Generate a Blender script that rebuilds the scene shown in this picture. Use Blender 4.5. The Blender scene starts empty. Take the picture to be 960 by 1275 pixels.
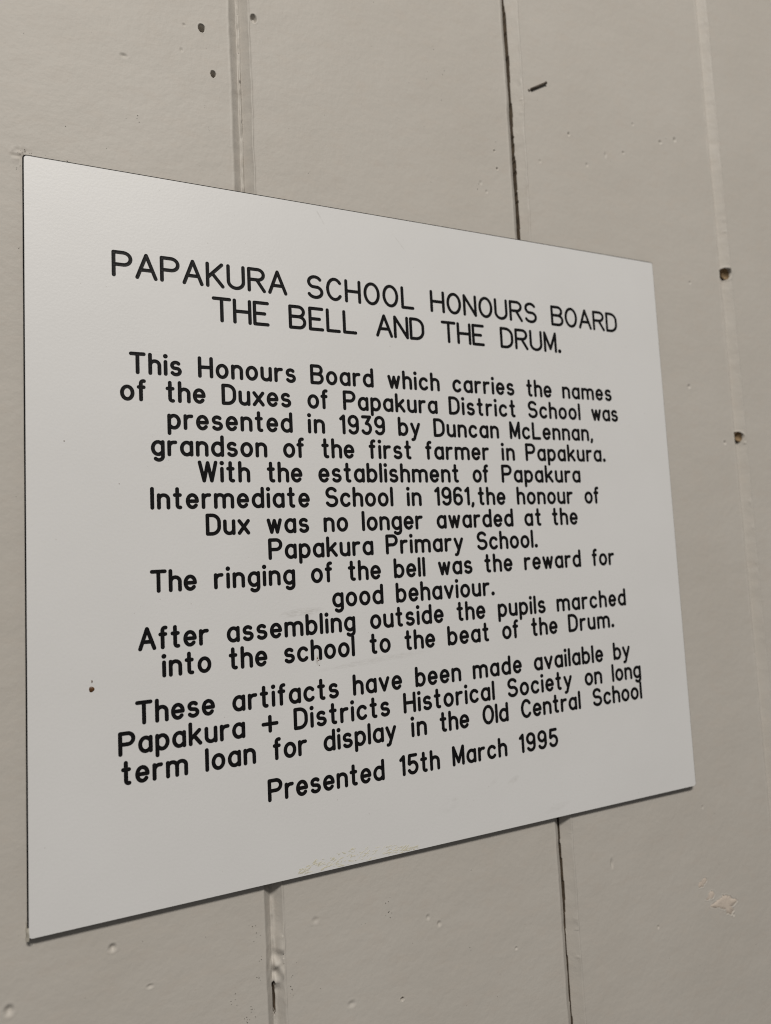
import bpy, bmesh, math, random
import numpy as np
from mathutils import Matrix, Vector
random.seed(7)
S = bpy.context.scene
MM = 0.001
Z0 = 1300.0                      # height of the plaque's lower edge above the floor, mm

# ------------------------------------------------------------------ camera
# plaque frame (mm): x right along the wall, y up, z out of the wall; plaque face = 0, wall face = -3.2
T_PLAQUE = 3.2
def B(x, y, z=0.0):              # plaque frame (mm) -> world (m)
    return Vector((x*MM, -z*MM, (y+Z0)*MM))
cam_d = bpy.data.cameras.new('camera'); cam = bpy.data.objects.new('camera', cam_d)
S.collection.objects.link(cam); S.camera = cam
cam_d.sensor_fit = 'HORIZONTAL'; cam_d.sensor_width = 36.0; cam_d.lens = 36.0*858.98/960
cam_d.clip_start = 0.01; cam_d.clip_end = 100
R = [[0.91710466, -0.04927903, 0.39558894], [-0.01263033, -0.99542383, -0.09472], [0.39844637, 0.08187174, -0.91353024]]
def dirw(v): return Vector((v[0], -v[2], v[1]))
cx_, cy_, cz_ = dirw(R[0]), -dirw(R[1]), -dirw(R[2])
cam.matrix_world = Matrix(((cx_.x, cy_.x, cz_.x, 0), (cx_.y, cy_.y, cz_.y, 0), (cx_.z, cy_.z, cz_.z, 0), (0, 0, 0, 1)))
cam.location = B(19.09957, 116.69874, 269.397)
cam_d.dof.use_dof = True
cam_d.dof.focus_distance = 0.276
cam_d.dof.aperture_fstop = cam_d.lens/3.0
S.cycles.filter_width = 1.1

# ------------------------------------------------------------------ light
w = bpy.data.worlds.new('World'); S.world = w; w.use_nodes = True
bg = w.node_tree.nodes['Background']
bg.inputs['Strength'].default_value = 0.205
_t = w.node_tree; _tc = _t.nodes.new('ShaderNodeTexCoord'); _dp = _t.nodes.new('ShaderNodeVectorMath'); _dp.operation = 'DOT_PRODUCT'
_dp.inputs[1].default_value = Vector((-.60, -.45, .80)).normalized()      # the room: pale ceiling and far end, dim floor
_rp = _t.nodes.new('ShaderNodeValToRGB'); _mr = _t.nodes.new('ShaderNodeMapRange'); _mr.inputs['From Min'].default_value = -1.0
_rp.color_ramp.elements[0].color = (.08, .082, .088, 1); _rp.color_ramp.elements[1].color = (1.0, .98, .955, 1)
_rp.color_ramp.elements[0].position = .15; _rp.color_ramp.elements[1].position = .95
_t.links.new(_tc.outputs['Generated'], _dp.inputs[0]); _t.links.new(_dp.outputs['Value'], _mr.inputs['Value'])
_t.links.new(_mr.outputs['Result'], _rp.inputs['Fac']); _t.links.new(_rp.outputs['Color'], bg.inputs['Color'])
def area(name, pos, target, sx, sy, power, col):
    l = bpy.data.lights.new(name, 'AREA'); l.shape = 'RECTANGLE'; l.size = sx; l.size_y = sy; l.energy = power; l.color = col
    o = bpy.data.objects.new(name, l); S.collection.objects.link(o); o.location = pos
    o.rotation_euler = (target-pos).to_track_quat('-Z', 'Y').to_euler(); return o
area('ceiling_lamp', B(-190, 1960, 1950), B(180, 150, 0), 0.9, 0.30, 60.0, (1.0, 0.96, 0.90))
S.view_settings.view_transform = 'Standard'; S.view_settings.look = 'None'
S.view_settings.exposure = 0.0; S.view_settings.gamma = 1.0; S.view_settings.use_curve_mapping = False

# ------------------------------------------------------------------ materials
def new_mat(name):
    m = bpy.data.materials.new(name); m.use_nodes = True
    nt = m.node_tree; return m, nt, nt.nodes['Principled BSDF']
def N(nt, t, **kw):
    n = nt.nodes.new(t)
    for k, v in kw.items(): setattr(n, k, v)
    return n
def noise(nt, vec, scale, detail=3, rough=.55):
    n = N(nt, 'ShaderNodeTexNoise'); n.inputs['Scale'].default_value = scale; n.inputs['Detail'].default_value = detail
    n.inputs['Roughness'].default_value = rough; nt.links.new(vec, n.inputs['Vector']); return n.outputs['Fac']
def mapping(nt, vec, scale, loc=(0, 0, 0), rot=(0, 0, 0)):
    n = N(nt, 'ShaderNodeMapping'); n.inputs['Scale'].default_value = scale; n.inputs['Location'].default_value = loc; n.inputs['Rotation'].default_value = rot
    nt.links.new(vec, n.inputs['Vector']); return n.outputs['Vector']
def math_(nt, op, a, b=None, c=None, clamp=False):
    n = N(nt, 'ShaderNodeMath', operation=op, use_clamp=clamp)
    for i, v in enumerate((a, b, c)):
        if v is None: continue
        if isinstance(v, (int, float)): n.inputs[i].default_value = v
        else: nt.links.new(v, n.inputs[i])
    return n.outputs[0]
def ramp(nt, fac, stops):
    n = N(nt, 'ShaderNodeValToRGB'); e = n.color_ramp.elements
    for i, (p, c) in enumerate(stops):
        if i < 2: e[i].position = p; e[i].color = (*c, 1)
        else:
            x = e.new(p); x.color = (*c, 1)
    nt.links.new(fac, n.inputs['Fac']); return n.outputs['Color']
def mix(nt, fac, a, b):
    n = N(nt, 'ShaderNodeMix', data_type='RGBA')
    if isinstance(fac, (int, float)): n.inputs[0].default_value = fac
    else: nt.links.new(fac, n.inputs[0])
    for s, v in ((6, a), (7, b)):
        if isinstance(v, tuple): n.inputs[s].default_value = (*v, 1)
        else: nt.links.new(v, n.inputs[s])
    return n.outputs[2]
def bump(nt, h, strength, dist, prev=None):
    n = N(nt, 'ShaderNodeBump'); n.inputs['Strength'].default_value = strength; n.inputs['Distance'].default_value = dist
    nt.links.new(h, n.inputs['Height'])
    if prev is not None: nt.links.new(prev, n.inputs['Normal'])
    return n.outputs['Normal']

def paint_material():
    m, nt, p = new_mat('cream gloss paint on boards')
    oc = N(nt, 'ShaderNodeTexCoord').outputs['Object']
    big = noise(nt, oc, 14, 3); mid = noise(nt, mapping(nt, oc, (1, 1, 2.2)), 90, 3)
    c = ramp(nt, big, [(.3, (.486, .453, .408)), (.7, (.512, .481, .438))])
    c = mix(nt, math_(nt, 'MULTIPLY', math_(nt, 'SUBTRACT', mid, .5, clamp=True), 1.0), c, (.50, .435, .375))
    gr = noise(nt, oc, 700, 2)
    c = mix(nt, math_(nt, 'MULTIPLY', math_(nt, 'GREATER_THAN', gr, .74), .25), c, (.30, .26, .21))
    nt.links.new(c, p.inputs['Base Color'])
    p.inputs['Roughness'].default_value = .5
    p.inputs['Specular IOR Level'].default_value = .17
    peel = noise(nt, oc, 330, 2); brush = noise(nt, mapping(nt, oc, (38, 38, 210)), 1.0, 4, .6)
    lump = noise(nt, mapping(nt, oc, (34, 34, 44)), 1.0, 2); grit = noise(nt, oc, 1300, 2)
    n1 = bump(nt, brush, .035, .0009); n2 = bump(nt, peel, .29, .0005, n1); n3 = bump(nt, lump, .22, .002, n2); n4 = bump(nt, grit, .14, .00010, n3)
    nt.links.new(n4, p.inputs['Normal'])
    return m
def simple(name, col, rough, var=.25, scale=300, spec=.5):
    m, nt, p = new_mat(name); oc = N(nt, 'ShaderNodeTexCoord').outputs['Object']
    f = noise(nt, oc, scale, 4)
    nt.links.new(ramp(nt, f, [(.3, tuple(x*(1-var) for x in col)), (.7, tuple(min(1, x*(1+var)) for x in col))]), p.inputs['Base Color'])
    p.inputs['Roughness'].default_value = rough; p.inputs['Specular IOR Level'].default_value = spec
    nt.links.new(bump(nt, noise(nt, oc, scale*3, 3), .25, .0002), p.inputs['Normal'])
    return m
def plaque_material():
    m, nt, p = new_mat('white engraving laminate')
    oc = N(nt, 'ShaderNodeTexCoord').outputs['Object']
    base = ramp(nt, noise(nt, oc, 20, 3), [(.3, (.690, .682, .674)), (.7, (.712, .705, .699))])
    sx = N(nt, 'ShaderNodeSeparateXYZ'); nt.links.new(oc, sx.inputs[0]); X, Z = sx.outputs['X'], sx.outputs['Z']
    # faint scuffs and smudges where the photograph shows them: (x, z, rx, rz, angle, strength) in mm on the face
    fine = noise(nt, mapping(nt, oc, (500, 500, 1900), rot=(0, math.radians(6), 0)), 1, 3); blot = noise(nt, oc, 420, 3)
    tot = None
    for x, z, rx, rz, ang, st, tex in ((98, 101, 9, 1.6, 4, .55, fine), (129, 79, 24, 1.3, 4, .28, fine), (192, 20, 3.5, 1.6, 25, .28, blot), (182, 21, 3, 1.0, 30, .16, blot),
                                       (113, 268, 7, .35, -60, .5, blot), (104, 81.5, 1.2, 2.0, 0, .9, blot), (215, 4.5, 7, 1.6, 10, .2, fine), (160, 15, 6, 2.5, 20, .16, blot), (150, 262, 5, .3, -50, .35, blot)):
        a = math.radians(ang); ca, sa = math.cos(a), math.sin(a)
        dx = math_(nt, 'SUBTRACT', X, (x-150)*MM); dz = math_(nt, 'SUBTRACT', Z, z*MM)
        u = math_(nt, 'ADD', math_(nt, 'MULTIPLY', dx, ca/(rx*MM)), math_(nt, 'MULTIPLY', dz, sa/(rx*MM)))
        v = math_(nt, 'ADD', math_(nt, 'MULTIPLY', dx, -sa/(rz*MM)), math_(nt, 'MULTIPLY', dz, ca/(rz*MM)))
        r2 = math_(nt, 'ADD', math_(nt, 'MULTIPLY', u, u), math_(nt, 'MULTIPLY', v, v))
        e = math_(nt, 'SUBTRACT', 1.3, r2, clamp=True)
        k = math_(nt, 'MULTIPLY', math_(nt, 'MULTIPLY', e, st), math_(nt, 'MULTIPLY', math_(nt, 'SUBTRACT', tex, .35, clamp=True), 2.2))
        tot = k if tot is None else math_(nt, 'ADD', tot, k)
    c = mix(nt, math_(nt, 'MINIMUM', tot, .8), base, (.36, .34, .31))
    sp = noise(nt, oc, 900, 1, .4)
    c = mix(nt, math_(nt, 'MULTIPLY', math_(nt, 'GREATER_THAN', sp, .80), .35), c, (.35, .32, .28))
    nt.links.new(c, p.inputs['Base Color']); p.inputs['Roughness'].default_value = .45; p.inputs['Specular IOR Level'].default_value = .45
    n1 = bump(nt, noise(nt, oc, 1000, 3), .17, .0002); n2 = bump(nt, noise(nt, oc, 60, 2), .1, .0005, n1)
    nt.links.new(n2, p.inputs['Normal'])
    return m
M_PAINT = paint_material()
M_PLAQUE = plaque_material()
M_CORE = simple('black laminate core', (.006, .0055, .0055), .85, spec=.1)
M_CUT = simple('engraved black', (.008, .0075, .008), .45, .4, 900, .1)
M_TIMBER = simple('bare old timber', (.085, .062, .040), .9, .4)
M_HOLE = simple('brown bored timber', (.21, .145, .08), .9, .5, 500)
M_CHIP = simple('pinkish undercoat', (.56, .485, .415), .7, .08, 200)
M_FLECK = simple('dark dirt', (.07, .06, .048), .9)
M_NAIL = simple('rusted iron', (.085, .066, .05), .6, .4, 800)
M_SPOT = simple('brown spot', (.10, .042, .012), .4, .3)
M_SMEAR = simple('dried cream paint', (.57, .54, .43), .7, .08)
M_LIP = simple('old cream paint', (.44, .41, .35), .6, .12, 500)

# ------------------------------------------------------------------ helpers
def mesh_obj(name, verts, faces, mats, parent=None, smooth=False, fmat=None):
    me = bpy.data.meshes.new(name); me.from_pydata([tuple(v) for v in verts], [], faces); me.update()
    for m in (mats if isinstance(mats, (list, tuple)) else [mats]): me.materials.append(m)
    if fmat is not None: me.polygons.foreach_set('material_index', fmat)
    if smooth: me.polygons.foreach_set('use_smooth', [True]*len(me.polygons))
    o = bpy.data.objects.new(name, me); S.collection.objects.link(o)
    if parent is not None: o.parent = parent
    return o
def empty(name, loc, label, cat):
    o = bpy.data.objects.new(name, None); S.collection.objects.link(o); o.location = loc
    o['label'] = label; o['category'] = cat; return o

_lat = {}
def vnoise(x, y, scale, seed):
    """smooth value noise, -1..1, feature size `scale` mm"""
    if seed not in _lat: _lat[seed] = np.random.RandomState(seed).rand(256, 256)*2-1
    L = _lat[seed]; u = x/scale+100; v = y/scale+100
    i = np.floor(u).astype(int); j = np.floor(v).astype(int); fu = u-i; fv = v-j
    fu = fu*fu*(3-2*fu); fv = fv*fv*(3-2*fv); i0, j0, i1, j1 = i % 256, j % 256, (i+1) % 256, (j+1) % 256
    return (L[i0, j0]*(1-fu)+L[i1, j0]*fu)*(1-fv)+(L[i0, j1]*(1-fu)+L[i1, j1]*fu)*fv

# ------------------------------------------------------------------ the board wall
WALL_Z = -T_PLAQUE
wall = empty('board_wall', B(140, 0, WALL_Z), 'cream painted wall of wide vertical boards with V grooves behind the plaque', 'wall')
X0, X1, Y0, Y1 = -330., 760., -380., 760.
# groove: (left edge, bottom, right edge) in mm
GROOVES = [(76.6, 80.9, 85.0), (213.9, 218.4, 223.2), (351.9, 356.3, 361.2)]
# pits: x, y, rx, ry, depth
PITS = [(65.4, 342.4, 1.35, 1.9, 7.0), (87.3, 352.9, 1.5, 2.1, 1.7), (69.6, 323.4, 1.05, 1.55, 7.0), (58.4, 341.8, .8, .9, .35), (57.1, 330.6, .9, 1.3, .3), (25.7, -9.8, 1.7, 1.7, .9),
        (-6.1, -21.4, 1.9, 2.2, 1.0), (37.8, -25.8, 1.6, 1.0, .4), (134.1, -57., .75, .8, 2.2), (328.3, 266.5, 1.0, 1.2, .5), (315.1, 345.7, 1.6, 1.4, .7), (326.3, 349.5, 1.5, 1.8, .7),
        (320.9, 207.3, 1.6, 1.5, .6), (344.4, 177., 1.1, 1.5, .9), (152.5, -32.2, 1.3, 1.5, .5), (147.5, -28.4, 1.2, 1.5, .4), (189.4, -51.4, .9, .9, .5), (35., 322.3, 1.8, 1.2, .4),
        (251.5, 336.6, 1.0, 1.4, .8), (320., -68., .9, 1., .6), (244.9, -27.1, 1.2, 3.0, .5), (112.4, -52.7, 2.2, 1.6, .4), (287.6, 333.9, 1.3, 1.0, .5), (275, 330, 1.2, 2.2, .4),
        (262, 322, 1.2, 1.5, .4), (296, 352, 1.0, 1.3, .4), (232, 318, 1.1, 1.3, .3), (205, 318, .7, .8, .8), (206, 309, .8, .9, .9), (196, 300, 1.0, 1.4, .3), (199, 296, .9, 1.2, .35), (99, -18, 1.8, 1.6, .35), (305, -12, 1, 1.2, .3), (270, -62, .9, 1.1, .5)]
HOLES = [(358.6, 276.1, 3.5, 3.5, 6.0), (357.3, 181.0, 3.0, 2.9, 5.0)]
_cx, _cy, _k = 19.1, 116.7, 272.6/271.0
def far(x, y): return _cx+(x-_cx)*_k, _cy+(y-_cy)*_k
GROOVES = [tuple(far(q, 0)[0] for q in g) for g in GROOVES]
PITS = [(*far(p[0], p[1]), *p[2:]) for p in PITS]; HOLES = [(*far(p[0], p[1]), *p[2:]) for p in HOLES]
def axis(lo, hi, vis_lo, vis_hi, base, fine_spots):
    pts = list(np.arange(lo, vis_lo, 14.)) + list(np.arange(vis_lo, vis_hi, base)) + list(np.arange(vis_hi, hi+.1, 14.))
    for a, b, st in fine_spots: pts += list(np.arange(a, b, st))
    pts = np.array(sorted(pts)); keep = [pts[0]]
    for q in pts[1:]:
        if q-keep[-1] > .13: keep.append(q)
    return np.array(keep)
def rough_v(d, depth):           # V profile with softened lip, d = distance inside the lip
    return np.clip(d, 0, depth)
def wall_height(x, y):
    z = .16*vnoise(x, y, 60, 1)+.05*vnoise(x, y*1.6, 16, 2)+.018*vnoise(x, y, 5, 3)
    for gi, (a, m, b) in enumerate(GROOVES):
        wob = .22*vnoise(y*0+gi*37, y, 9, 10+gi)+.35*vnoise(y*0+gi*11, y, 45, 20+gi)
        wl = wob*.6+.15*vnoise(y*0+5, y, 3, 30+gi); wr = wob*.8+.13*vnoise(y*0+9, y, 4, 40+gi)
        t_ = np.clip((276-y)/276, 0, 1)
        if gi == 0: a, m, b = a+2.7*t_, m+1.9*t_, b+1.5*t_
        if gi == 1: b = b+1.2*np.clip((y-280)/110, 0, 1)
        dl = (x-(a+wl))/(m-a); dr = ((b+wr)-x)/(b-m); dpt = 4.3
        v = np.minimum(dl, dr); v = np.where(v > 0, v, 0)
        soft = np.where(v < .12, v*v/.24, v-.06)         # rounded lips
        g = -dpt*soft
        # paint filling the bottom of the joint
        fillr = {0: .50, 1: .25, 2: .9}[gi]*(1+(.35 if gi < 2 else .12)*vnoise(x*0+3, y, 17, 50+gi))
        floor_ = -dpt*.94+fillr+.25*vnoise(x*1.5, y, 2.3, 60+gi)*(1 if gi < 2 else .12)
        g = np.where(v > .5, np.maximum(g, floor_), g)
        # paint ridges along the lips
        g = g+.26*np.exp(-((x-(b+wr+.05))/.36)**2)*(1+.6*vnoise(x*0, y, 5, 70+gi))
        g = g+(.10 if gi < 2 else .2)*np.exp(-((x-(a+wl-.2))/.4)**2)*(1+.6*vnoise(x*0, y, 5, 75+gi))
        g = g+(.55 if gi else .3)*np.exp(-((x-(b+wr-.9))/.7)**2)*np.clip(vnoise(x*0+gi*3, y, 2.4, 120+gi)-.45, 0, 1)*np.clip(vnoise(x*0, y, 30, 130+gi)+.35, 0, 1)*2
        if gi == 0:              # lumpy old filler low down, and its cracks
            low = np.exp(-((y+31)/9)**2)
            g = g+low*np.where(v > .12, 1, 0)*(1.5+2.2*vnoise(x, y, 3.2, 80))*np.exp(-((x-(m+1.2))/2.6)**2)
            g = g+.85*np.exp(-((x-(m+.15))/.5)**2)*np.where(y > 270, 1, .5)*(1+.5*vnoise(x*0, y, 6, 81))
            cw = .42*np.clip((-38.3-y)/.6, 0, 1)*np.clip((y+51.5)/2.5, 0, 1)*(1+.4*vnoise(y*0, y, 2.5, 82))*(1+.8*np.exp(-((y+39.3)/1)**2))
            c0 = m-.5+.45*vnoise(y*0+2, y, 4, 83)
            cw2 = .2*np.clip(vnoise(y*0+1, y, 2.2, 84)-.58, 0, 1)*np.where(y > 285, 1, 0)*2
            for cc, ww in ((c0, cw), (m+.35+.3*vnoise(y*0+2, y, 4, 85), cw2)):
                g = np.where(np.abs(x-cc) < ww, -11, g)
        if gi == 1:
            top = np.clip((y-276)/120, 0, 1)
            wd = np.where(y > 130, (.72+.35*top), np.clip(.52+(y)/160*.25, .34, .6))*(1+.25*vnoise(y*0, y, 9, 86)+.12*vnoise(y*0, y, 2.4, 87))
            cc = m-.05+.25*vnoise(y*0, y, 14, 88)+.05*vnoise(y*0, y, 3.5, 89)
            g = np.where(np.abs(x-cc) < wd, -13, g)
        z = z+g
    for px, py, rx, ry, d in PITS:
        r = np.sqrt(((x-px)/rx)**2+((y-py)/ry)**2)
        pit = np.clip(1-r, 0, 1); hard = d > 1.5
        s = np.clip(pit/.55, 0, 1)**.8 if hard else pit*pit*(3-2*pit)
        z = z-d*s+.05*min(1, d)*np.exp(-((r-1.15)/.22)**2)
    for px, py, rx, ry, d in HOLES:
        r = np.sqrt(((x-px)/rx)**2+((y-py)/ry)**2)
        z = np.where(r < 1, np.minimum(z, -d*(1-.35*r**3)-1.2), z)+.2*np.exp(-((r-1.12)/.13)**2)
    # paint chip rim, bottom right
    for px, py, r0 in CHIPS:
        rr, th = np.hypot(x-px, y-py), np.arctan2(y-py, x-px)
        z = z-.3*np.clip((chip_r(px, r0, th)-rr)/.25, 0, 1)+.12*np.exp(-((rr-chip_r(px, r0, th)-.25)/.25)**2)
    # bead of wall paint dragged round the plaque
    for d, on in ((np.abs(x+.95+.15*vnoise(x*0, y, 12, 90)), (y > -2) & (y < 275)), (np.abs(y-274.2), (x > -1) & (x < 120))):
        z = z+np.where(on, .22*np.exp(-(d/.32)**2)*np.clip(.6+.9*vnoise(x+3, y, 14, 91), 0, 1.4), 0)
    z = z+np.where(np.hypot(x+1.6, y-274.9) < 4, .45*vnoise(x, y, 1.3, 92)*np.clip(1-np.hypot(x+1.6, y-274.9)/4, 0, 1), 0)
    # flat under the plaque so it sits down on the boards
    under = np.clip(np.minimum(np.minimum(x-.6, 299.4-x), np.minimum(y-.6, 272.6-y))/.8, 0, 1)
    z = np.where(z > -.15, z*(1-under)-.12*under, z)
    return z
CHIPS = [(316.7, -62.5, 10.0), (302.7, -49.0, 4.0), (306.7, -56.7, 3.4)]
CHIP_OUT = {316.7: [(-3.07, 8.18), (-2.96, 4.4), (-2.27, 2.96), (-1.56, 2.74), (-1.50, 4.8), (-1.13, 6.71), (-0.64, 7.65), (-0.52, 4.58), (-0.3, 6.29), (-0.11, 9.3), (0.29, 5.35), (1.21, 4.1), (2.46, 4.95), (2.86, 8.13), (3.06, 10.2)],
            302.7: [(-2.96, 3.41), (-2.4, 3.6), (-2.17, 1.9), (-1.9, 2.6), (-0.85, 1.1), (0.01, 2.6), (0.37, 3.2), (1.12, 2.2), (2.25, 1.05)],
            306.7: [(-2.87, 3.41), (-2.55, 2.51), (-1.69, 0.75), (0.22, 3.38), (0.45, 3.39), (3.01, 0.95)]}
def chip_r(px, r0, th):
    tab = CHIP_OUT[px]; a = np.array([t for t, _ in tab]); r = np.array([q for _, q in tab])
    a = np.concatenate([a[-1:]-2*math.pi, a, a[:1]+2*math.pi]); r = np.concatenate([r[-1:], r, r[:1]])
    th = np.arctan2(np.sin(th), np.cos(th))
    return np.interp(th, a, r)*(1+.05*np.sin(11*th)+.04*np.sin(17*th+1))

fx = [(a-1.6, b+2.6, .22) for a, m, b in GROOVES]+[(-2.5, 1.2, .3)]
fy = [(-54, -24, .4), (271.5, 277.5, .35), (-72, -44, .45)]
for px, py, rx, ry, d in PITS:
    fx.append((px-rx*1.5, px+rx*1.5, .28)); fy.append((py-ry*1.5, py+ry*1.5, .28))
for px, py, rx, ry, d in HOLES: fy.append((py-ry*1.3, py+ry*1.3, .25))
for px, py, r0 in CHIPS: fx.append((px-r0*1.1, px+r0*1.1, .4))
XS = axis(X0, X1, -26, 425, 1.3, fx); YS = axis(Y0, Y1, -132, 470, 1.1, fy)
SPLIT = [0]+[int(np.argmin(np.abs(XS-m-(1.0 if m < 100 else 0)))) for a, m, b in GROOVES]+[len(XS)-1]
board_names = ['board at the left edge with the first joint', 'board between the first two joints, under most of the plaque', 'board right of the open dark joint', 'board at the far right with screw holes in its joint']
BOARDS = []
for k in range(4):
    xs = XS[SPLIT[k]:SPLIT[k+1]+1]; nx, ny = len(xs), len(YS)
    gx, gy = np.meshgrid(xs, YS); gz = wall_height(gx, gy)
    co = np.stack([(gx-140)*MM, -gz*MM, gy*MM], -1).reshape(-1, 3)
    # a back sheet turns the board into a solid plank
    idx = np.arange(nx*ny).reshape(ny, nx)
    f = np.stack([idx[:-1, :-1], idx[:-1, 1:], idx[1:, 1:], idx[1:, :-1]], -1).reshape(-1, 4)
    zc = (gz[:-1, :-1]+gz[1:, 1:]+gz[:-1, 1:]+gz[1:, :-1])/4
    fm = (zc < -5.2).astype(np.int32).reshape(-1)
    ring = list(idx[0, :])+list(idx[1:, -1])+list(idx[-1, -2::-1])+list(idx[-2:0:-1, 0])
    nb = len(co); back = co[ring].copy(); back[:, 1] = 20*MM
    co = np.vstack([co, back]); nr = len(ring)
    faces = f.tolist()+[[ring[i], nb+i, nb+(i+1) % nr, ring[(i+1) % nr]] for i in range(nr)]
    fm = np.concatenate([fm, np.ones(nr, np.int32)])
    o = mesh_obj('board', co.tolist(), faces, [M_PAINT, M_TIMBER], wall, True, fm.tolist())
    BOARDS.append(o)

def on_wall(x, y, z): return ((x-140)*MM, -z*MM, y*MM)
def wz(x, y): return float(wall_height(np.array([x], float), np.array([y], float))[0])
# bored holes: brown cups let into the joint
for px, py, rx, ry, d in HOLES:
    v, f = [], []; n = 28; prof = [(.98, -2.0), (.93, -2.6), (.8, -3.6), (.5, -4.4), (.34, -4.6), (.26, -6.2)]
    for pr, pz in prof:
        for i in range(n):
            a = 2*math.pi*i/n; k = 1+.05*math.sin(3*a+pz)
            v.append(on_wall(px+rx*pr*k*math.cos(a), py+ry*pr*k*math.sin(a), max(pz, -d+.6)+.25 if pr > .3 else -d+.5))
    v.append(on_wall(px, py, -d+.45))
    for r in range(len(prof)-1):
        for i in range(n): f.append([r*n+i, r*n+(i+1) % n, (r+1)*n+(i+1) % n, (r+1)*n+i])
    for i in range(n): f.append([(len(prof)-1)*n+i, (len(prof)-1)*n+(i+1) % n, len(v)-1])
    mesh_obj('screw_hole', v, f, M_HOLE, BOARDS[3], True)
# paint chips
for px, py, r0 in CHIPS:
    v, f = [], []; n = 120
    for ring_ in (0.0, .5, .94, 1.0):
        for i in range(n):
            th = 2*math.pi*i/n; r = float(chip_r(px, r0, np.array(th)))*ring_
            x, y = px+r*math.cos(th), py+r*math.sin(th)
            v.append(on_wall(x, y, wz(px+.2, py)+(.16 if ring_ < 1 else -.2)+.05*math.sin(x*2)*math.cos(y*1.7)))
    for r in range(3):
        for i in range(n): f.append([r*n+i, r*n+(i+1) % n, (r+1)*n+(i+1) % n, (r+1)*n+i])
    mesh_obj('paint_chip', v, f, M_CHIP, BOARDS[2], True)
# dirt flecks (nobody could count them)
def fleck_mesh(spots, zf, conv):
    v, f = [], []
    for x, y, r in spots:
        n = 7; z = zf(x, y)+.03; b0 = len(v); st = random.uniform(.5, 1.2)
        for i in range(n):
            a = 2*math.pi*i/n; k = r*random.uniform(.6, 1.15); v.append(conv(x+k*st*math.cos(a), y+k*math.sin(a), z))
        v.append(conv(x, y, z+.12)); f += [[b0+i, b0+(i+1) % n, b0+n] for i in range(n)]
    return v, f
clusters = {0: [(75, -16, 5), (76, -20, 4), (77.5, -27, 4), (76.8, -33, 4), (67, -38.5, 6), (73.5, -45, 6), (74.5, -47, 4), (71.5, -48.5, 4), (40, 300, 3), (68, 300, 2), (66, 309, 3), (-1.2, 275.2, 9), (.5, 275.6, 8), (2.2, 275.3, 4), (-1.6, 272, 5), (14, 275, 2), (26, 275.1, 3), (-1.7, 262, 3), (-1.8, 238, 2), (-1.6, 150, 2), (49, 275.2, 2)],
            1: [(88, -38, 3), (89, -42, 4), (90, -34, 2), (131, -24, 5), (130, -19, 3), (120, -25, 2), (180, 352, 3), (170, 350, 2), (110, 290, 3), (196, 297, 3)], 2: [(280, -20, 2), (262, 337, 1), (344, 177.4, 1)]}
for k, cl in clusters.items():
    sp = []
    for x, y, n in cl:
        for _ in range(n): sp.append((x+random.gauss(0, .9), y+random.gauss(0, 1.5), random.uniform(.08, .27)))
    for _ in range(26):
        sp.append((random.uniform(*[(-8, 74), (88, 212), (226, 350)][k]), random.choice([random.uniform(276, 380), random.uniform(-90, -6)]), random.uniform(.08, .2)))
    sp = [s for s in sp if not (-.9 < s[0] < 301 and -1 < s[1] < 274)]
    o = mesh_obj('dirt_flecks', *fleck_mesh(sp, wz, on_wall), M_FLECK, BOARDS[k]); o['kind'] = 'stuff'

# ------------------------------------------------------------------ plaque
W_, H_ = 300.0, 273.22
plaque = empty('plaque', B(W_/2, 0, WALL_Z), 'white engraved plaque with black lettering fixed to the boards', 'plaque')
def on_pl(x, y, z): return ((x-W_/2)*MM, -(z+T_PLAQUE)*MM, y*MM)
def rect_loop(ins, z, r):
    pts = []
    for cxx, cyy, a0 in ((ins+r, ins+r, 180), (W_-ins-r, ins+r, 270), (W_-ins-r, H_-ins-r, 0), (ins+r, H_-ins-r, 90)):
        for i in range(6):
            a = math.radians(a0+90*i/5); pts.append((cxx+r*math.cos(a), cyy+r*math.sin(a), z))
    return pts
loops = [(-.05, -T_PLAQUE, .9), (-.05, -.48, 1.3), (0.48, -.15, 1.2), (.51, -.04, 1.1), (.55, 0.0, 1.1)]
OFS = .50       # bevel is cut back from the outline measured on the face
v, f, fm = [], [], []
for ins, z, r in loops:
    for px_, py_, pz_ in rect_loop(ins-OFS, z, r):
        k_ = .3 if py_ < 2.5 else 1.0           # the lower edge is hardly bevelled
        if py_ < 2.5: py_ = (py_-(.55-OFS))*k_+(.55-OFS) if py_ < (.55-OFS) else py_
        v.append(on_pl(px_, py_, pz_))
n = 24
for k in range(len(loops)-1):
    for i in range(n): f.append([k*n+i, k*n+(i+1) % n, (k+1)*n+(i+1) % n, (k+1)*n+i]); fm.append(1 if k < 2 else 0)
f.append(list(range((len(loops)-1)*n, len(loops)*n))); fm.append(0)
f.append(list(range(n-1, -1, -1))); fm.append(1)
panel = mesh_obj('panel', v, f, [M_PLAQUE, M_CORE], plaque, False, fm)

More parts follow.
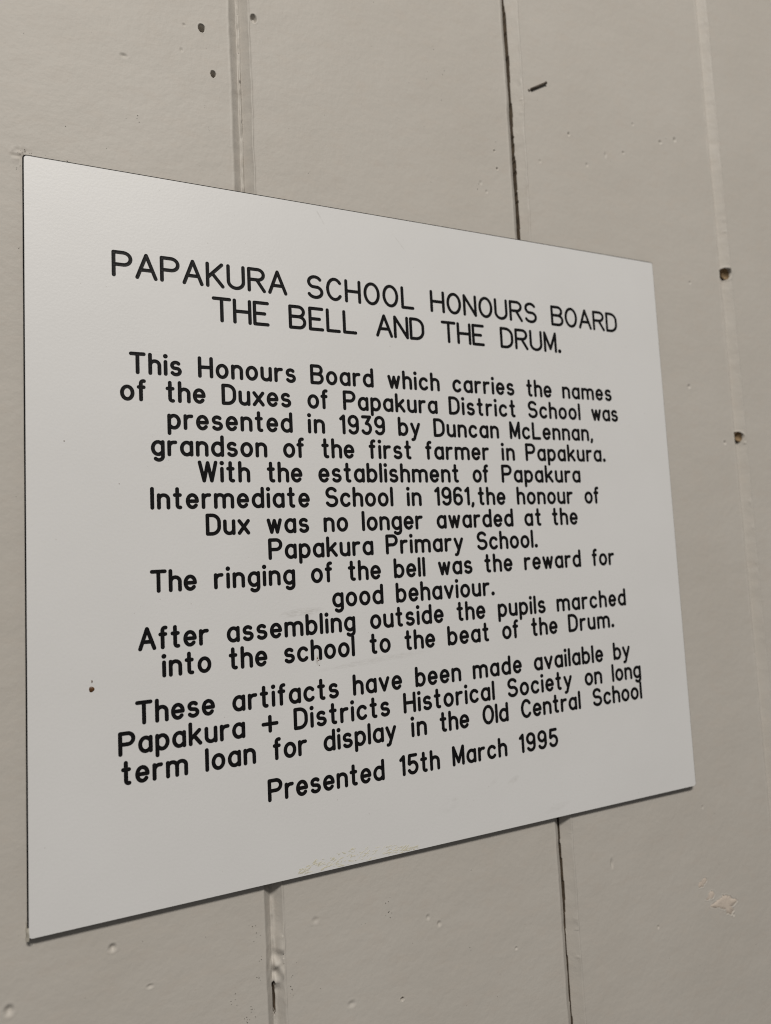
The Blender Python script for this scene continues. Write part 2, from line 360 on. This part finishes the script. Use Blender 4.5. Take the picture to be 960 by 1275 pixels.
# lettering: single-line engraver's alphabet. Strokes in mm for a 7.1 mm capital
CAP, XH, DESC = 7.15, 4.75, -2.1
def arc(cx, cy, rx, ry, a0, a1, n=None):
    n = n or max(4, int(abs(a1-a0)/12))
    return [(cx+rx*math.cos(math.radians(a0+(a1-a0)*i/n)), cy+ry*math.sin(math.radians(a0+(a1-a0)*i/n))) for i in range(n+1)]
def G():
    g = {}; h = XH/2
    def bowl_l(w): r = w*.5; return [(w, XH-.95)]+arc(w*.52, h, w*.52, h, 48, 312)+[(w, .95)]
    g['a'] = (3.59, [[(3.59, XH), (3.59, 0)], bowl_l(3.59)])
    g['b'] = (3.6, [[(0, CAP), (0, 0)], [(3.6-x, y) for x, y in bowl_l(3.6)]])
    g['c'] = (3.45, [arc(1.85, h, 1.85, h, 42, 318)])
    g['d'] = (3.65, [[(3.65, CAP), (3.65, 0)], bowl_l(3.65)])
    g['e'] = (3.5, [[(.0, h), (3.5, h)]+arc(1.75, h, 1.75, h, 0, 318)])
    g['f'] = (2.1, [[(.75, 0), (.75, CAP-1.0)]+arc(1.65, CAP-1.0, .9, 1.0, 180, 75), [(0, XH), (1.75, XH)]])
    g['g'] = (3.6, [bowl_l(3.6), [(3.6, XH), (3.6, -.75)]+arc(2.1, -.75, 1.5, 1.4, 0, -140)])
    g['h'] = (3.35, [[(0, CAP), (0, 0)], [(0, 2.9)]+arc(1.67, XH-1.67, 1.67, 1.67, 160, 0)+[(3.35, 0)]])
    g['i'] = (0.0, [[(0, XH), (0, 0)], arc(0, CAP-.2, .17, .17, 0, 360, 8)])
    g['k'] = (3.5, [[(0, CAP), (0, 0)], [(3.2, XH), (0, 1.7)], [(1.25, 2.9), (3.5, 0)]])
    g['l'] = (0.0, [[(0, CAP), (0, 0)]])
    g['m'] = (6.4, [[(0, XH), (0, 0)], [(0, 2.9)]+arc(1.6, XH-1.5, 1.6, 1.5, 160, 0)+[(3.2, 0)], [(3.2, 2.9)]+arc(4.8, XH-1.5, 1.6, 1.5, 160, 0)+[(6.4, 0)]])
    g['n'] = (3.4, [[(0, XH), (0, 0)], [(0, 2.9)]+arc(1.7, XH-1.67, 1.7, 1.67, 160, 0)+[(3.4, 0)]])
    g['o'] = (3.7, [arc(1.85, h, 1.85, h, 90, 450, 28)])
    g['p'] = (3.6, [[(0, XH), (0, DESC)], [(3.6-x, y) for x, y in bowl_l(3.6)]])
    g['r'] = (2.3, [[(0, XH), (0, 0)], [(0, 2.6)]+arc(1.75, XH-1.9, 1.75, 1.85, 165, 80)+[(2.3, XH-.05)]])
    g['s'] = (3.1, [arc(1.5, XH*.745, 1.35, XH*.255, 38, 235)+arc(1.55, XH*.26, 1.5, XH*.26, 62, -150)])
    g['t'] = (2.3, [[(.9, CAP-.1), (.9, .95)]+arc(1.75, .9, .85, .9, 180, 285), [(0, XH), (1.9, XH)]])
    g['u'] = (3.35, [[(3.35, XH), (3.35, 0)], [(0, XH)]+arc(1.67, 1.67, 1.67, 1.67, 180, 345)+[(3.35, 1.9)]])
    g['v'] = (3.55, [[(0, XH), (1.77, 0)], [(1.77, 0), (3.55, XH)]])
    g['w'] = (4.8, [[(0, XH), (1.25, 0)], [(1.25, 0), (2.4, XH-.2)], [(2.4, XH-.2), (3.55, 0)], [(3.55, 0), (4.8, XH)]])
    g['x'] = (3.5, [[(0, XH), (3.5, 0)], [(3.5, XH), (0, 0)]])
    g['y'] = (3.5, [[(0, XH), (1.75, .1)], [(3.5, XH), (1.3, -1.2)]+arc(.4, -1.0, .95, 1.15, -20, -100)])
    c = CAP/2
    g['A'] = (4.9, [[(0, 0), (2.45, CAP)], [(2.45, CAP), (4.9, 0)], [(.95, 2.45), (3.95, 2.45)]])
    g['B'] = (4.5, [[(0, 0), (0, CAP), (2.6, CAP)]+arc(2.6, CAP-1.68, 1.6, 1.68, 90, -90)+[(0, CAP-3.36)], [(0, 0), (2.7, 0)]+arc(2.7, 1.87, 1.8, 1.87, -90, 90)+[(2.6, CAP-3.36)]])
    g['C'] = (4.2, [arc(2.3, c, 2.3, c, 40, 320)])
    g['D'] = (4.4, [[(0, 0), (0, CAP), (1.7, CAP)]+arc(1.7, CAP-2.7, 2.7, 2.7, 90, 0)+arc(1.7, 2.7, 2.7, 2.7, 0, -90)+[(0, 0)]])
    g['E'] = (3.9, [[(3.9, CAP), (0, CAP), (0, 0), (3.9, 0)], [(0, c), (3.0, c)]])
    g['H'] = (4.45, [[(0, CAP), (0, 0)], [(4.45, CAP), (4.45, 0)], [(0, c), (4.45, c)]])
    g['I'] = (0.0, [[(0, CAP), (0, 0)]])
    g['K'] = (4.3, [[(0, CAP), (0, 0)], [(4.1, CAP), (0, 2.6)], [(1.45, 3.9), (4.3, 0)]])
    g['L'] = (3.7, [[(0, CAP), (0, 0), (3.7, 0)]])
    g['M'] = (4.6, [[(0, 0), (0, CAP)], [(0, CAP), (2.3, .9)], [(2.3, .9), (4.6, CAP)], [(4.6, CAP), (4.6, 0)]])
    g['N'] = (4.3, [[(0, 0), (0, CAP)], [(0, CAP), (4.3, 0)], [(4.3, 0), (4.3, CAP)]])
    g['O'] = (4.6, [arc(2.3, c, 2.3, c, 90, 450, 36)])
    g['P'] = (4.4, [[(0, 0), (0, CAP), (2.5, CAP)]+arc(2.5, CAP-1.9, 1.9, 1.9, 90, -90)+[(0, CAP-3.8)]])
    g['R'] = (4.5, [[(0, 0), (0, CAP), (2.6, CAP)]+arc(2.6, CAP-1.75, 1.75, 1.75, 90, -90)+[(0, CAP-3.5)], [(2.3, CAP-3.5), (4.5, 0)]])
    g['S'] = (4.35, [arc(2.15, CAP*.745, 1.95, CAP*.255, 30, 245)+arc(2.2, CAP*.26, 2.15, CAP*.26, 68, -155)])
    g['T'] = (4.55, [[(0, CAP), (4.55, CAP)], [(2.27, CAP), (2.27, 0)]])
    g['U'] = (4.4, [[(0, CAP), (0, 2.2)]+arc(2.2, 2.2, 2.2, 2.2, 180, 360)+[(4.4, CAP)]])
    g['W'] = (6.1, [[(0, CAP), (1.6, 0)], [(1.6, 0), (3.05, CAP-.2)], [(3.05, CAP-.2), (4.5, 0)], [(4.5, 0), (6.1, CAP)]])
    g['1'] = (1.3, [[(0, CAP-1.2), (1.3, CAP), (1.3, 0)]])
    g['9'] = (3.7, [arc(1.85, CAP-2.05, 1.85, 2.05, 0, 360, 28), [(3.7, CAP-2.05), (3.7, 2.1)]+arc(1.85, 2.0, 1.85, 2.0, 0, -148)])
    g['6'] = (3.6, [arc(1.8, 2.05, 1.8, 2.05, 180, 540, 28), [(0, 2.05), (0, CAP-2.1)]+arc(1.8, CAP-2.0, 1.8, 2.0, 180, 35)])
    g['3'] = (3.6, [[(.1, CAP), (3.4, CAP), (1.7, 4.3)]+arc(1.7, 2.15, 1.9, 2.15, 78, -150)])
    g['5'] = (3.8, [[(3.4, CAP), (.5, CAP), (.2, 4.0)]+arc(1.85, 2.2, 1.95, 2.2, 135, -150)])
    g['+'] = (5.3, [[(0, 3.2), (5.3, 3.2)], [(2.65, .55), (2.65, 5.85)]])
    g['.'] = (0.0, [arc(0, .25, .22, .22, 0, 360, 8)])
    g[','] = (0.3, [[(.3, .2), (.25, -.3), (-.05, -1.0)]])
    return g
GL = G()
RAD = .73
PROF = [(1.0, -.02), (.97, .055), (.80, .05), (.55, .024), (.25, .014), (0, .012)]     # shallow round-bottomed cut
def sweep(pts, V, F, off):
    """ribbon with the cutter's round ends along one polyline, concave in section"""
    q = [pts[0]]
    for p in pts[1:]:
        if math.hypot(p[0]-q[-1][0], p[1]-q[-1][1]) > .03: q.append(p)
    if len(q) < 2: q = [(pts[0][0], pts[0][1]-.02), (pts[0][0], pts[0][1]+.02)]
    segs = []; run = [q[0]]
    for i in range(1, len(q)):
        run.append(q[i])
        if i < len(q)-1:
            a = math.atan2(q[i][1]-q[i-1][1], q[i][0]-q[i-1][0]); b = math.atan2(q[i+1][1]-q[i][1], q[i+1][0]-q[i][0])
            if abs((b-a+math.pi) % (2*math.pi)-math.pi) > math.radians(40): segs.append(run); run = [q[i]]
    segs.append(run)
    prof = [(-r, z) for r, z in PROF]+[(r, z) for r, z in PROF[-2::-1]]; m = len(prof)
    for s in segs:
        off[0] = (off[0]+.0017) % .012
        def emit(p, nx, ny, scale_side=None):
            base = len(V)
            for r, z in prof: V.append((p[0]+nx*r*RAD, p[1]+ny*r*RAD, z+off[0]))
            return base
        rows = []
        for i, p in enumerate(s):
            a = s[max(i-1, 0)]; b = s[min(i+1, len(s)-1)]
            if 0 < i < len(s)-1:
                d1 = Vector((p[0]-a[0], p[1]-a[1])).normalized(); d2 = Vector((b[0]-p[0], b[1]-p[1])).normalized(); d = (d1+d2).normalized()
            else: d = Vector((b[0]-a[0], b[1]-a[1])).normalized()
            rows.append(emit(p, -d.y, d.x))
        for r0, r1 in zip(rows, rows[1:]):
            for k in range(m-1): F.append([r0+k, r0+k+1, r1+k+1, r1+k])
        for p, o in ((s[0], s[1]), (s[-1], s[-2])):       # round ends
            d = math.atan2(p[1]-o[1], p[0]-o[0]); base = len(V); na = 9; half = PROF
            for j in range(na+1):
                a = d-math.pi/2+math.pi*j/na
                for r, z in half[:-1]: V.append((p[0]+math.cos(a)*r*RAD, p[1]+math.sin(a)*r*RAD, z+off[0]))
            V.append((p[0], p[1], half[-1][1]+off[0])); hm = len(half)-1
            for j in range(na):
                for k in range(hm-1):
                    a0 = base+j*hm+k; F.append([a0, a0+1, a0+hm+1, a0+hm])
                F.append([base+j*hm+hm-1, len(V)-1, base+(j+1)*hm+hm-1])
STEM_L = set('PHDBEFIKLMNRUbhiklmnpru'); STEM_R = set('HIMNUdhilmnqau')
LINES = [
    (231.71, .0028, [('PAPAKURA', 29.9, 97.1), ('SCHOOL', 105.5, 155.7), ('HONOURS', 164.5, 222.3), ('BOARD', 231.3, 272.3)]),
    (217.61, .0044, [('THE', 66.0, 89.1), ('BELL', 97.9, 127.5), ('AND', 136.3, 160.1), ('THE', 168.7, 191.6), ('DRUM.', 200.9, 232.6)]),
    (194.45, .0060, [('This', 34.7, 53.9), ('Honours', 60.6, 99.4), ('Board', 106.2, 133.7), ('which', 140.6, 166.0), ('carries', 172.8, 206.4), ('the', 213.2, 228.0), ('names', 234.9, 265.1)]),
    (184.10, .0055, [('of', 31.3, 40.8), ('the', 47.6, 62.6), ('Duxes', 69.4, 97.0), ('of', 103.8, 113.1), ('Papakura', 120.2, 164.3), ('District', 171.0, 206.5), ('School', 213.1, 244.1), ('was', 251.2, 268.2)]),
    (173.63, .0058, [('presented', 48.7, 96.8), ('in', 104.3, 110.7), ('1939', 117.4, 138.4), ('by', 145.2, 155.4), ('Duncan', 162.6, 195.9), ('McLennan,', 202.8, 248.4)]),
    (163.33, .0056, [('grandson', 41.8, 85.9), ('of', 92.7, 101.9), ('the', 109.0, 123.7), ('first', 130.2, 150.7), ('farmer', 157.2, 190.2), ('in', 197.6, 203.9), ('Papakura.', 210.9, 255.3)]),
    (153.41, .0035, [('With', 58.8, 78.7), ('the', 85.7, 100.5), ('establishment', 107.2, 173.8), ('of', 180.6, 189.4), ('Papakura', 196.8, 241.3)]),
    (143.20, .0028, [('Intermediate', 41.9, 103.2), ('School', 109.7, 140.2), ('in', 147.7, 153.8), ('1961,', 160.5, 178.5), ('the', 182.7, 197.6), ('honour', 204.4, 236.2), ('of', 243.1, 252.3)]),
    (132.78, .0041, [('Dux', 61.9, 78.3), ('was', 84.9, 102.5), ('no', 109.3, 119.4), ('longer', 126.2, 154.2), ('awarded', 160.9, 200.7), ('at', 207.1, 217.0), ('the', 223.0, 238.2)]),
    (122.42, .0048, [('Papakura', 85.9, 129.9), ('Primary', 136.6, 173.8), ('School.', 180.6, 211.1)]),
    (112.16, .0047, [('The', 40.5, 57.4), ('ringing', 64.4, 95.8), ('of', 102.3, 111.8), ('the', 118.3, 133.2), ('bell', 139.8, 153.8), ('was', 160.4, 177.8), ('the', 184.0, 199.1), ('reward', 206.1, 237.9), ('for', 244.9, 258.8)]),
    (101.7, .0050, [('good', 110.9, 133.4), ('behaviour.', 140.2, 186.1)]),
    (91.34, .0068, [('After', 35.9, 61.3), ('assembling', 67.9, 120.6), ('outside', 127.1, 161.9), ('the', 168.3, 183.1), ('pupils', 190.3, 215.9), ('marched', 222.8, 263.7)]),
    (81.02, .0079, [('into', 44.8, 61.9), ('the', 68.4, 83.4), ('school', 89.9, 119.5), ('to', 126.4, 136.0), ('the', 142.4, 157.1), ('beat', 163.8, 184.5), ('of', 191.1, 200.3), ('the', 207.0, 221.9), ('Drum.', 228.7, 252.7)]),
    (65.11, .0085, [('These', 34.5, 62.8), ('artifacts', 69.2, 112.2), ('have', 118.9, 140.4), ('been', 147.2, 168.5), ('made', 175.4, 200.6), ('available', 207.1, 247.5), ('by', 254.3, 264.2)]),
    (54.98, .0083, [('Papakura', 29.3, 73.5), ('+', 80.1, 86.7), ('Districts', 93.6, 134.3), ('Historical', 141.1, 185.0), ('Society', 191.9, 228.0), ('on', 235.3, 245.5), ('long', 252.5, 270.1)]),
    (44.79, .0085, [('term', 29.4, 52.1), ('loan', 59.3, 77.3), ('for', 84.2, 98.0), ('display', 104.7, 136.6), ('in', 144.2, 150.5), ('the', 157.0, 171.6), ('Old', 178.3, 191.5), ('Central', 198.5, 231.8), ('School', 239.1, 269.4)]),
    (29.45, .0101, [('Presented', 82.4, 130.1), ('15th', 137.2, 155.8), ('March', 162.9, 189.7), ('1995', 196.4, 217.8)]),
]
ORD = ['first', 'second', 'third', 'fourth', 'fifth', 'sixth', 'seventh', 'eighth', 'ninth', 'tenth', 'eleventh', 'twelfth', 'thirteenth', 'fourteenth', 'fifteenth', 'sixteenth', 'seventeenth', 'last']
for li, (b0, slope, words) in enumerate(LINES):
    V, F, off = [], [], [0.0]
    head = li < 2; sx, sy = (1.37, 1.25) if head else (1.0, 1.0)
    for word, xa, xb in words:
        core = word.rstrip('.,'); tail = word[len(core):]
        if core[0] not in STEM_L: xa += RAD
        if core[-1] not in STEM_R: xb -= RAD
        else: xb -= RAD*.5
        wsum = sum(GL[c][0] for c in core)*sx
        gap = (xb-xa-wsum)/max(1, len(core)-1); x = xa
        k = 1.0
        if len(core) > 1 and not head and abs(gap-2.2) > .35:      # keep the spacing even, let the letters give a little
            g2 = 2.2+math.copysign(.35, gap-2.2); k = (xb-xa-g2*(len(core)-1))/wsum if wsum > .1 else 1; gap = g2
        for c in core+tail:
            wd, strokes = GL[c]
            if c in '.,': x += (-.2 if c == ',' else .0)
            for st in strokes:
                sweep([(x+px*sx*k, b0+.30+slope*(x+px*sx*k)+py*sy) for px, py in st], V, F, off)
            x += wd*sx*k+gap
        print('%-14s gap %.2f k %.2f' % (word, gap, k)) if False else None
    o = mesh_obj('text_line', [on_pl(*p) for p in V], F, M_CUT, plaque, True)
    o['label'] = ORD[li]+' line of black engraved lettering, beginning "'+' '.join(q[0] for q in words[:2])+'"'

# marks on the plaque
def blob(name, x, y, rx, ry, h, mat, parent, conv, n=20, rings=5, z0=0):
    v, f = [conv(x, y, z0+h)], []
    for r in range(1, rings+1):
        t = r/rings
        for i in range(n):
            a = 2*math.pi*i/n; k = t*(1+.08*math.sin(3*a+x)); v.append(conv(x+rx*k*math.cos(a), y+ry*k*math.sin(a), z0+h*math.sqrt(max(0, 1-t*t))-.01))
    f += [[0, 1+i, 1+(i+1) % n] for i in range(n)]
    for r in range(rings-1):
        for i in range(n): a = 1+r*n; f.append([a+i, a+n+i, a+n+(i+1) % n, a+(i+1) % n])
    return mesh_obj(name, v, f, mat, parent, True)
blob('brown_spot', 20.2, 79.4, .92, 1.0, .35, M_SPOT, plaque, on_pl)
blob('brown_spot', 20.35, 82.1, .22, .55, .12, M_SPOT, plaque, on_pl)
for bx, by, br in ((103.7, 82.3, .3), (104.2, 81.4, .26), (103.5, 81.2, .2), (104.3, 79.4, .2), (12.3, 168, .22), (30.5, 152.6, .16)):
    blob('brown_spot', bx, by, br, br*1.2, .1, M_SPOT, plaque, on_pl, 10, 3)
# crusty streaks of wall paint along the lower edge
v, f = [], []
rs = random.Random(3)
for i in range(170):
    x = rs.uniform(90, 143); t = (x-90)/53; top = 1.0+4.6*math.sin(math.pi*min(1, t*1.08))**.8
    y = .5+rs.random()**1.3*top; L = rs.uniform(.5, 2.6); wd = rs.uniform(.07, .24); a = rs.gauss(.25, .35)
    dx, dy = math.cos(a), math.sin(a); b_ = len(v); nn = 5
    for j in range(nn+1):
        s = j/nn; cxx = x+dx*L*s+rs.gauss(0, .07); cyy = max(.35, y+dy*L*s+rs.gauss(0, .07)); ww = wd*math.sin(math.pi*(.08+.84*s))
        for q, z in ((-1, 0), (0, .09), (1, 0)): v.append(on_pl(cxx-dy*ww*q, cyy+dx*ww*q, .004+z))
    for j in range(nn):
        for q in range(2): a0 = b_+j*3+q; f.append([a0, a0+1, a0+4, a0+3])
mesh_obj('paint_smear', v, f, M_SMEAR, plaque, True)
# blob of old paint over the lower left corner of the edge
v, f = [], []; nn = 14
for j in range(nn+1):
    s = j/nn; y = -.9+s*5.6; w = .95*math.sin(math.pi*(.12+.80*s))**.6
    for q in range(6):
        u = q/5; v.append(on_pl(-1.15+u*(1.15+.15*w)+.1*math.sin(y*2.1), y, -T_PLAQUE+(T_PLAQUE+.05)*math.sin(u*math.pi/2)**.28*min(1, .7+.32*w)))
for j in range(nn):
    for q in range(5): a0 = j*6+q; f.append([a0, a0+1, a0+7, a0+6])
mesh_obj('paint_blob', v, f, M_LIP, plaque, True)

# ------------------------------------------------------------------ bent nail
nail = empty('nail', B(229.5, 356.4, WALL_Z), 'short bent rusty nail sticking out of the board right of the open joint', 'nail')
def tube(name, pts, rads, mat, parent):
    v, f = [], []; n = 14
    for i, p in enumerate(pts):
        p = Vector(p); d = (Vector(pts[min(i+1, len(pts)-1)])-Vector(pts[max(i-1, 0)])).normalized()
        a = d.orthogonal().normalized(); b = d.cross(a)
        for k in range(n):
            t = 2*math.pi*k/n; v.append((p+(a*math.cos(t)+b*math.sin(t))*rads[i])*MM)
    for i in range(len(pts)-1):
        for k in range(n): f.append([i*n+k, i*n+(k+1) % n, (i+1)*n+(k+1) % n, (i+1)*n+k])
    f.append(list(range(n-1, -1, -1))); f.append([(len(pts)-1)*n+k for k in range(n)])
    return mesh_obj(name, v, f, mat, parent, True)
def loc(x, y, z): return (x, -z, y)
tube('shank', [loc(0, 0, -2.5), loc(0.1, 0.0, .0), loc(1.0, .5, .35), loc(5, 2.9, .5), loc(10.2, 6.0, .7)], [.85, .85, .78, .66, .55], M_NAIL, nail)
tube('head', [loc(10.0, 5.9, .69), loc(10.3, 6.07, .71), loc(10.7, 6.3, .73), loc(10.8, 6.36, .74)], [.55, .72, .72, .5], M_NAIL, nail)
